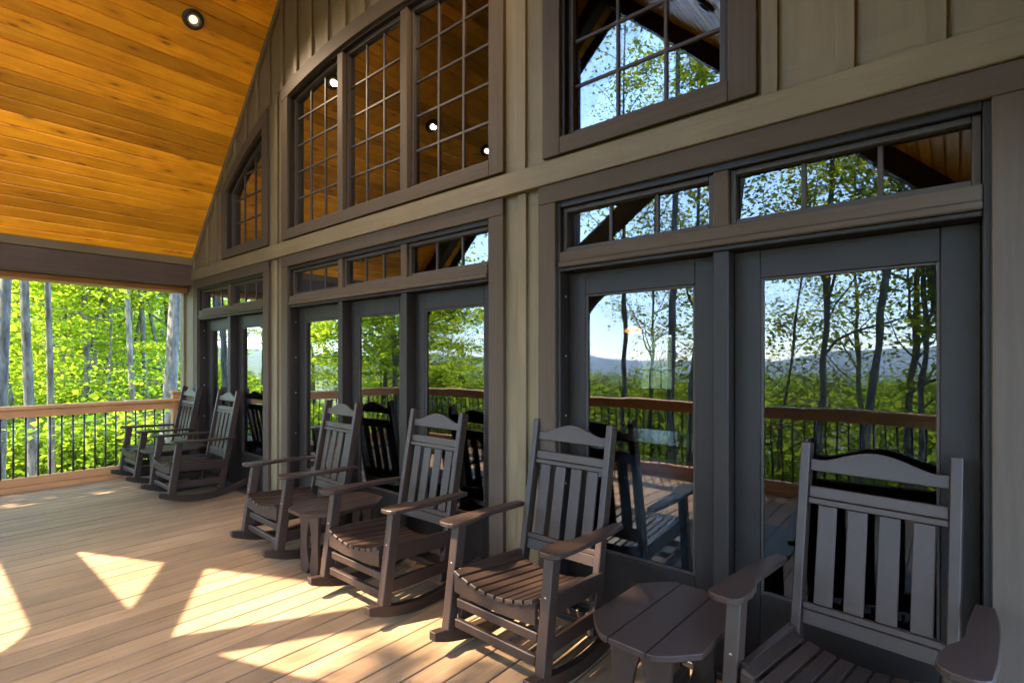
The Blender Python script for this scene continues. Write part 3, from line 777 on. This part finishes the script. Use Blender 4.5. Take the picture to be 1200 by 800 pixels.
# ------------------------------------------------------------------ trees
def tube_np(pts, rad, seg=7):
    pts = np.asarray(pts, float); n = len(pts); V = []; Fc = []
    for i in range(n):
        d = pts[min(i + 1, n - 1)] - pts[max(i - 1, 0)]; d /= np.linalg.norm(d) + 1e-9
        a = np.cross(d, [0.3, 1, .1]); a /= np.linalg.norm(a) + 1e-9; b = np.cross(d, a)
        for k in range(seg):
            t = 2 * math.pi * k / seg; V.append(pts[i] + rad[i] * (math.cos(t) * a + math.sin(t) * b))
    for i in range(n - 1):
        for k in range(seg): Fc.append((i * seg + k, i * seg + (k + 1) % seg, (i + 1) * seg + (k + 1) % seg, (i + 1) * seg + k))
    return V, Fc
def make_tree(h, r0, nbr, first, reach, leaves, leaf, lmat, seed, up=.45, lean=.04, fork=False, flat=.35, spread_r=.55, low=99):
    rg = np.random.default_rng(seed)
    V, Fc = [], []
    def add(pts, rad, seg):
        v, f = tube_np(pts, rad, seg); o = len(V); V.extend(v); Fc.extend([tuple(i + o for i in q) for q in f])
    n = 14; ph = rg.random(4) * 6.28
    lx, ly = rg.normal(0, lean, 2)
    def trunk(t): return np.array([lx * t * h + .10 * math.sin(t * 5 + ph[0]) * t * 2, ly * t * h + .10 * math.sin(t * 4 + ph[1]) * t * 2, t * h])
    ts = np.linspace(-.03, 1, n)
    add([trunk(t) for t in ts], [r0 * (1.25 if t < 0.02 else 1) * (1 - .86 * max(0, t)) for t in ts], 9)
    tips = []
    for i in range(nbr):
        t = first + (1 - first) * (i + rg.random()) / nbr * .97
        p = trunk(t); az = rg.random() * 6.283 + i * 2.4
        L = reach * (1.1 - .75 * t) * (.6 + .6 * rg.random()); el = up * (.4 + .9 * rg.random()) + .35 * t
        d = np.array([math.cos(az) * math.cos(el), math.sin(az) * math.cos(el), math.sin(el)])
        pts = [p]; m = 6
        for k in range(1, m):
            d = d + rg.normal(0, .13, 3); d /= np.linalg.norm(d); pts.append(pts[-1] + d * L / (m - 1))
        rb = r0 * (1 - .86 * t) * (.36 + .2 * rg.random())
        add(pts, [rb * (1 - .8 * k / (m - 1)) for k in range(m)], 5)
        for k in range(2, m): tips.append((pts[k], L * .28, d))
        for j in range(4):                     # twigs
            q = pts[1 + rg.integers(m - 1)]; a2 = rg.random() * 6.283
            d2 = d * .7 + np.array([math.cos(a2), math.sin(a2), .25 * rg.normal()]); d2 /= np.linalg.norm(d2)
            L2 = L * (.25 + .3 * rg.random()); tw = [q, q + d2 * L2 * .5 + rg.normal(0, .05, 3), q + d2 * L2 + rg.normal(0, .08, 3)]
            add(tw, [rb * .35, rb * .22, rb * .08], 4)
            tips.append((tw[1], L2 * .4, d2)); tips.append((tw[2], L2 * .4, d2))
    me = bpy.data.meshes.new('trunk'); me.from_pydata([tuple(v) for v in V], [], Fc)
    for p in me.polygons: p.use_smooth = True
    me.materials.append(MATS['bark'])
    # leaves: small folded blades in flat sprays round the twigs
    nl = leaves; wt = np.array([np.exp(-max(0, q[0][2] - low) / 2.2) for q in tips]) + .008; wt /= wt.sum(); ti = rg.choice(len(tips), nl, p=wt)
    C = np.array([tips[i][0] for i in ti]); S = np.array([tips[i][1] for i in ti])
    off = rg.normal(0, 1, (nl, 3)) * np.stack([S, S, S * flat], 1) * spread_r * 1.5
    C = C + off
    tone_t = rg.random(len(tips))[ti]
    lm = leaf_blades(C, leaf, rg, lmat, np.clip(tone_t * .7 + rg.random(nl) * .3, 0, 1))
    return me, lm
def leaf_blades(C, leaf, rg, lmat, tone, tilt=.55):
    nl = len(C)
    sz = leaf * (.6 + .8 * rg.random(nl))
    az = rg.random(nl) * 6.283
    nrm = rg.normal(0, tilt, (nl, 3)); nrm[:, 2] += 1; nrm /= np.linalg.norm(nrm, axis=1)[:, None]
    u = np.stack([np.cos(az), np.sin(az), np.zeros(nl)], 1); u -= nrm * (u * nrm).sum(1)[:, None]; u /= np.linalg.norm(u, axis=1)[:, None]
    w = np.cross(nrm, u)
    s = sz[:, None]
    P0 = C - u * s * .5; P1 = C + w * s * .36 + nrm * s * .08; P2 = C + u * s * .55; P3 = C - w * s * .36 + nrm * s * .08
    v = np.stack([P0, P1, P2, P3], 1).reshape(-1, 3)
    me = bpy.data.meshes.new('crown')
    me.vertices.add(nl * 4); me.vertices.foreach_set('co', v.astype(np.float32).ravel())
    me.loops.add(nl * 4); me.loops.foreach_set('vertex_index', np.arange(nl * 4, dtype=np.int32))
    me.polygons.add(nl); me.polygons.foreach_set('loop_start', np.arange(nl, dtype=np.int32) * 4); me.polygons.foreach_set('loop_total', np.full(nl, 4, dtype=np.int32))
    me.update(); me.validate()
    at = me.attributes.new('tone', 'FLOAT', 'FACE'); at.data.foreach_set('value', np.asarray(tone, np.float32))
    me.materials.append(MATS[lmat]); return me
WOOD = [make_tree(15, .085, 34, .08, 4.6, 9500, .125, 'leaf_bright', 21, low=5.0, up=.12, lean=.03, flat=.16),
        make_tree(18, .10, 30, .12, 5.2, 9500, .13, 'leaf_bright', 22, low=5.0, up=.15, lean=.05, flat=.16),
        make_tree(12, .06, 34, .05, 3.6, 8500, .115, 'leaf_bright', 23, low=5.0, up=.05, lean=.06, flat=.15),
        make_tree(20, .12, 26, .18, 5.0, 9000, .13, 'leaf_bright', 24, low=5.5, up=.2, lean=.05, flat=.2)]
POLE = [make_tree(17, .082, 16, .25, 2.6, 1500, .11, 'leaf_bright', 41, low=6, up=.5, lean=.03, flat=.3),
        make_tree(18, .145, 14, .35, 2.4, 1300, .11, 'leaf_bright', 42, low=7, up=.5, lean=.075, flat=.3),
        make_tree(15, .055, 16, .22, 2.2, 1600, .10, 'leaf_bright', 43, low=6, up=.4, lean=.07, flat=.3)]
SHADE_TREE = make_tree(20, .11, 34, .70, 2.3, 9000, .16, 'leaf_young', 51, up=.25, lean=.01, flat=.6)  # tree added up-sun so that its high crown shades the near chairs
CORNER = make_tree(13, .09, 44, .25, 2.8, 20000, .13, 'leaf_bright', 52, up=.3, lean=.01, flat=.5)  # added tree, leafy enough to keep the sun off the railing end
SPARSE = [make_tree(19, .11, 24, .30, 4.0, 5200, .135, 'leaf_young', 31, up=.75, lean=.05, flat=.7, spread_r=.5),
          make_tree(22, .125, 24, .36, 4.2, 5600, .135, 'leaf_young', 32, up=.8, lean=.06, flat=.7, spread_r=.5),
          make_tree(15, .08, 24, .22, 3.4, 4600, .125, 'leaf_young', 33, up=.7, lean=.08, flat=.7, spread_r=.5)]
def plant(kind, x_, y_, sc_, rot, name, label, group):
    tm, lm = kind
    z_ = float(gz(x_, y_)) - .05
    e = empty(name, (x_, y_, z_), rot); e.scale = (sc_,) * 3; tag(e, label, 'tree', group)
    link('trunk', tm, None, e); link('crown', lm, None, e)
WL = 'slender grey-barked tree with bright spring green leaves in the woods beyond the porch end'
# trunks that can be told apart beside the railing: pixel column, distance in x, kind, scale
def at_px(px_, X):
    t_ = (px_ - 600) / FPX
    dx = -math.sin(YAW) + t_ * math.cos(YAW); dy = math.cos(YAW) + t_ * math.sin(YAW)
    t = X / dx; return X, -CAM_D + dy * t
near = [(-3, -11.0, 4, 1.0, 'grey trunk rising close beside the railing at the edge of the woods'),
        (41, -12.6, 4, 1.0, 'pale grey trunk with patchy lichen bark close behind the balusters'),
        (61, -13.5, 6, 1.1, 'thin leaning grey trunk next to the pale patchy trunk behind the balusters'),
        (192, -12.6, 5, 1.0, 'thick grey leaning trunk standing tall behind the rail post by the house corner'),
        (160, -14.2, 6, 1.25, 'bent slender trunk curving between the thick leaning trunk and the open woods'),
        (174, -16.5, 4, .9, 'thin pale trunk just behind the thick leaning trunk by the house corner'),
        (120, -15.4, 2, .62, None), (88, -17.5, 6, .9, None), (112, -19.5, 4, 1, None), (24, -16.5, 6, 1, None), (142, -18.5, 6, 1.1, None), (72, -20, 4, .9, None), (205, -17, 6, 1, None), (98, -24, 4, 1, None), (54, -23, 6, 1, None), (128, -26, 4, 1, None), (8, -22, 4, 1, None), (152, -21, 4, .9, None), (105, -17, 0, 1.0, None), (130, -20, 2, 1.2, None), (80, -22, 0, 1.1, None), (150, -24, 3, .9, None), (205, -20, 1, 1.0, None), (115, -27, 1, 1.0, None), (45, -26, 0, 1.1, None), (190, -29, 0, 1.1, None), (70, -30, 2, 1.3, None), (20, -33, 3, 1, None), (165, -35, 1, 1.1, None)]
KINDS = WOOD + POLE
for i, (px_, X, kd, s_, lab) in enumerate(near):
    x_, y_ = at_px(px_, X)
    plant(KINDS[kd], x_, y_, s_, i * 1.7, 'forest_tree', lab or WL, 'woodland trees beyond the porch end')
rg = np.random.default_rng(5)
for i in range(30):
    X = -30 - 45 * rg.random(); x_, y_ = at_px(-160 + 420 * rg.random(), X)
    plant(WOOD[i % 4], x_, y_, .9 + .35 * rg.random(), rg.random() * 6.28, 'forest_tree', WL, 'woodland trees beyond the porch end')
for i in range(9):                             # woods at the corner, mirrored in the far doors
    X = -14.5 - 18 * rg.random(); y_ = -1.0 + (X + 9) * (.3 + .9 * rg.random())
    plant(WOOD[i % 4], X, y_, .8 + .35 * rg.random(), rg.random() * 6.28, 'forest_tree', 'leafy green tree off the porch corner, mirrored in the far glass doors', 'trees off the porch corner')
plant(SHADE_TREE, -5.5, -10.0, 1.0, .4, 'slope_tree', 'added tall tree on the slope, its high crown shading the near porch chairs', 'trees on the slope before the porch')
plant(CORNER, -11.2, -6.3, 1.0, 2.0, 'corner_shade_tree', 'added bushy green tree outside the porch corner post, shading the railing end', 'trees off the porch corner')
SP = 'tall thin-leaved tree on the slope, seen mirrored in the glass'
fr = [(-6.9, -14.5, 0), (-4.9, -10.5, 1), (-8.5, -18.5, 2), (-3.4, -15.8, 0), (-2.2, -13.6, 1), (-5.9, -20.5, 2), (-1.3, -17.4, 0), (-.75, -14.2, 2), (.3, -16.6, 1), (-10.6, -16.5, 1), (-2.6, -22.5, 0), (1.6, -18.5, 0), (-12, -22, 0), (2.9, -13.5, 2)]
for i, (x_, y_, kd) in enumerate(fr):
    plant(SPARSE[kd], x_, y_, .95 + .25 * rg.random(), i * 2.1, 'slope_tree', SP, 'trees on the slope before the porch')

# undergrowth and forest canopy that nobody could count
def shrub_leaves(n, fx, leaf, mat, name, label, hgt, seed, clump=60):
    rg = np.random.default_rng(seed)
    nc = n // clump; x_, y_ = fx(rg, nc)
    top = hgt * (.3 + .9 * rg.random(nc)); rad = .35 + .8 * rg.random(nc)
    C = np.repeat(np.stack([x_, y_, gz(x_, y_)], 1), clump, 0); m = len(C)
    T = np.repeat(top, clump); Rd = np.repeat(rad, clump)
    C[:, 0] += rg.normal(0, .55, m) * Rd; C[:, 1] += rg.normal(0, .55, m) * Rd; C[:, 2] += T * np.sqrt(rg.random(m))
    tone = np.clip(np.repeat(rg.random(nc), clump) * .7 + rg.random(m) * .3, 0, 1)
    me = leaf_blades(C, leaf, rg, mat, tone, .7)
    o = link(name, me, None); tag(o, label, 'undergrowth', kind='stuff'); return o
def left_zone(rg, n):
    X = -14.0 - 26 * rg.random(n) ** 1.5; y_ = -9 + (14 - (X + 14) * .4) * rg.random(n) + 2; return X, y_
shrub_leaves(170000, left_zone, .105, 'leaf_ground', 'undergrowth', 'bright green leafy undergrowth on the floor of the woods', 1.1, 3)
def near_zone(rg, n):
    X = -8.9 - 2.0 * rg.random(n); return X, -8 + 12 * rg.random(n)
shrub_leaves(9000, near_zone, .07, 'leaf_ground', 'undergrowth', 'low green plants beside the deck edge below the railing', .35, 6)
def canopy(n, seed):
    rg = np.random.default_rng(seed); clump = 90; nc = n // clump
    d_ = 14 + 130 * rg.random(nc) ** 1.6; a_ = R(-62) + R(100) * rg.random(nc)
    x_ = np.sin(a_) * d_ - 1; y_ = -np.cos(a_) * d_ - 3
    top = -.6 - .012 * d_ + rg.normal(0, .8, nc) - 2.2 * (d_ < 22)
    C = np.repeat(np.stack([x_, y_, top], 1), clump, 0); m = len(C)
    q = rg.normal(0, 1, (m, 3)); q /= np.linalg.norm(q, axis=1)[:, None]; q *= (rg.random(m) ** .4)[:, None]
    rad = np.repeat(1.2 + .018 * d_ + .8 * rg.random(nc), clump)
    q[:, 2] *= .8; C += q * rad[:, None]; C[:, 2] -= rad * .6
    tone = np.clip(np.repeat(rg.random(nc), clump) * .7 + rg.random(m) * .3, 0, 1)
    me = leaf_blades(C, .34, rg, 'leaf_far', tone, .7)
    return tag(link('treetops', me, None), 'green treetops covering the slope below the front railing', 'treetops', kind='stuff')
canopy(150000, 9)

# ------------------------------------------------------------------ air: makes the far ridges fade to blue
hm = bpy.data.materials.new('haze'); hm.use_nodes = True; hn = hm.node_tree; hn.nodes.remove(hn.nodes['Principled BSDF'])
pv = hn.nodes.new('ShaderNodeVolumePrincipled'); pv.inputs['Color'].default_value = (.62, .78, 1, 1); pv.inputs['Density'].default_value = .00016; pv.inputs['Anisotropy'].default_value = .2
hn.links.new(pv.outputs[0], hn.nodes['Material Output'].inputs['Volume']); MATS['haze'] = hm
hz = tag(bm_obj('haze', bm_box(-9500, 7500, -5900, 2600, -170, 640), 'haze'), 'thin blue air between the porch and the far ridges', 'haze', kind='stuff')
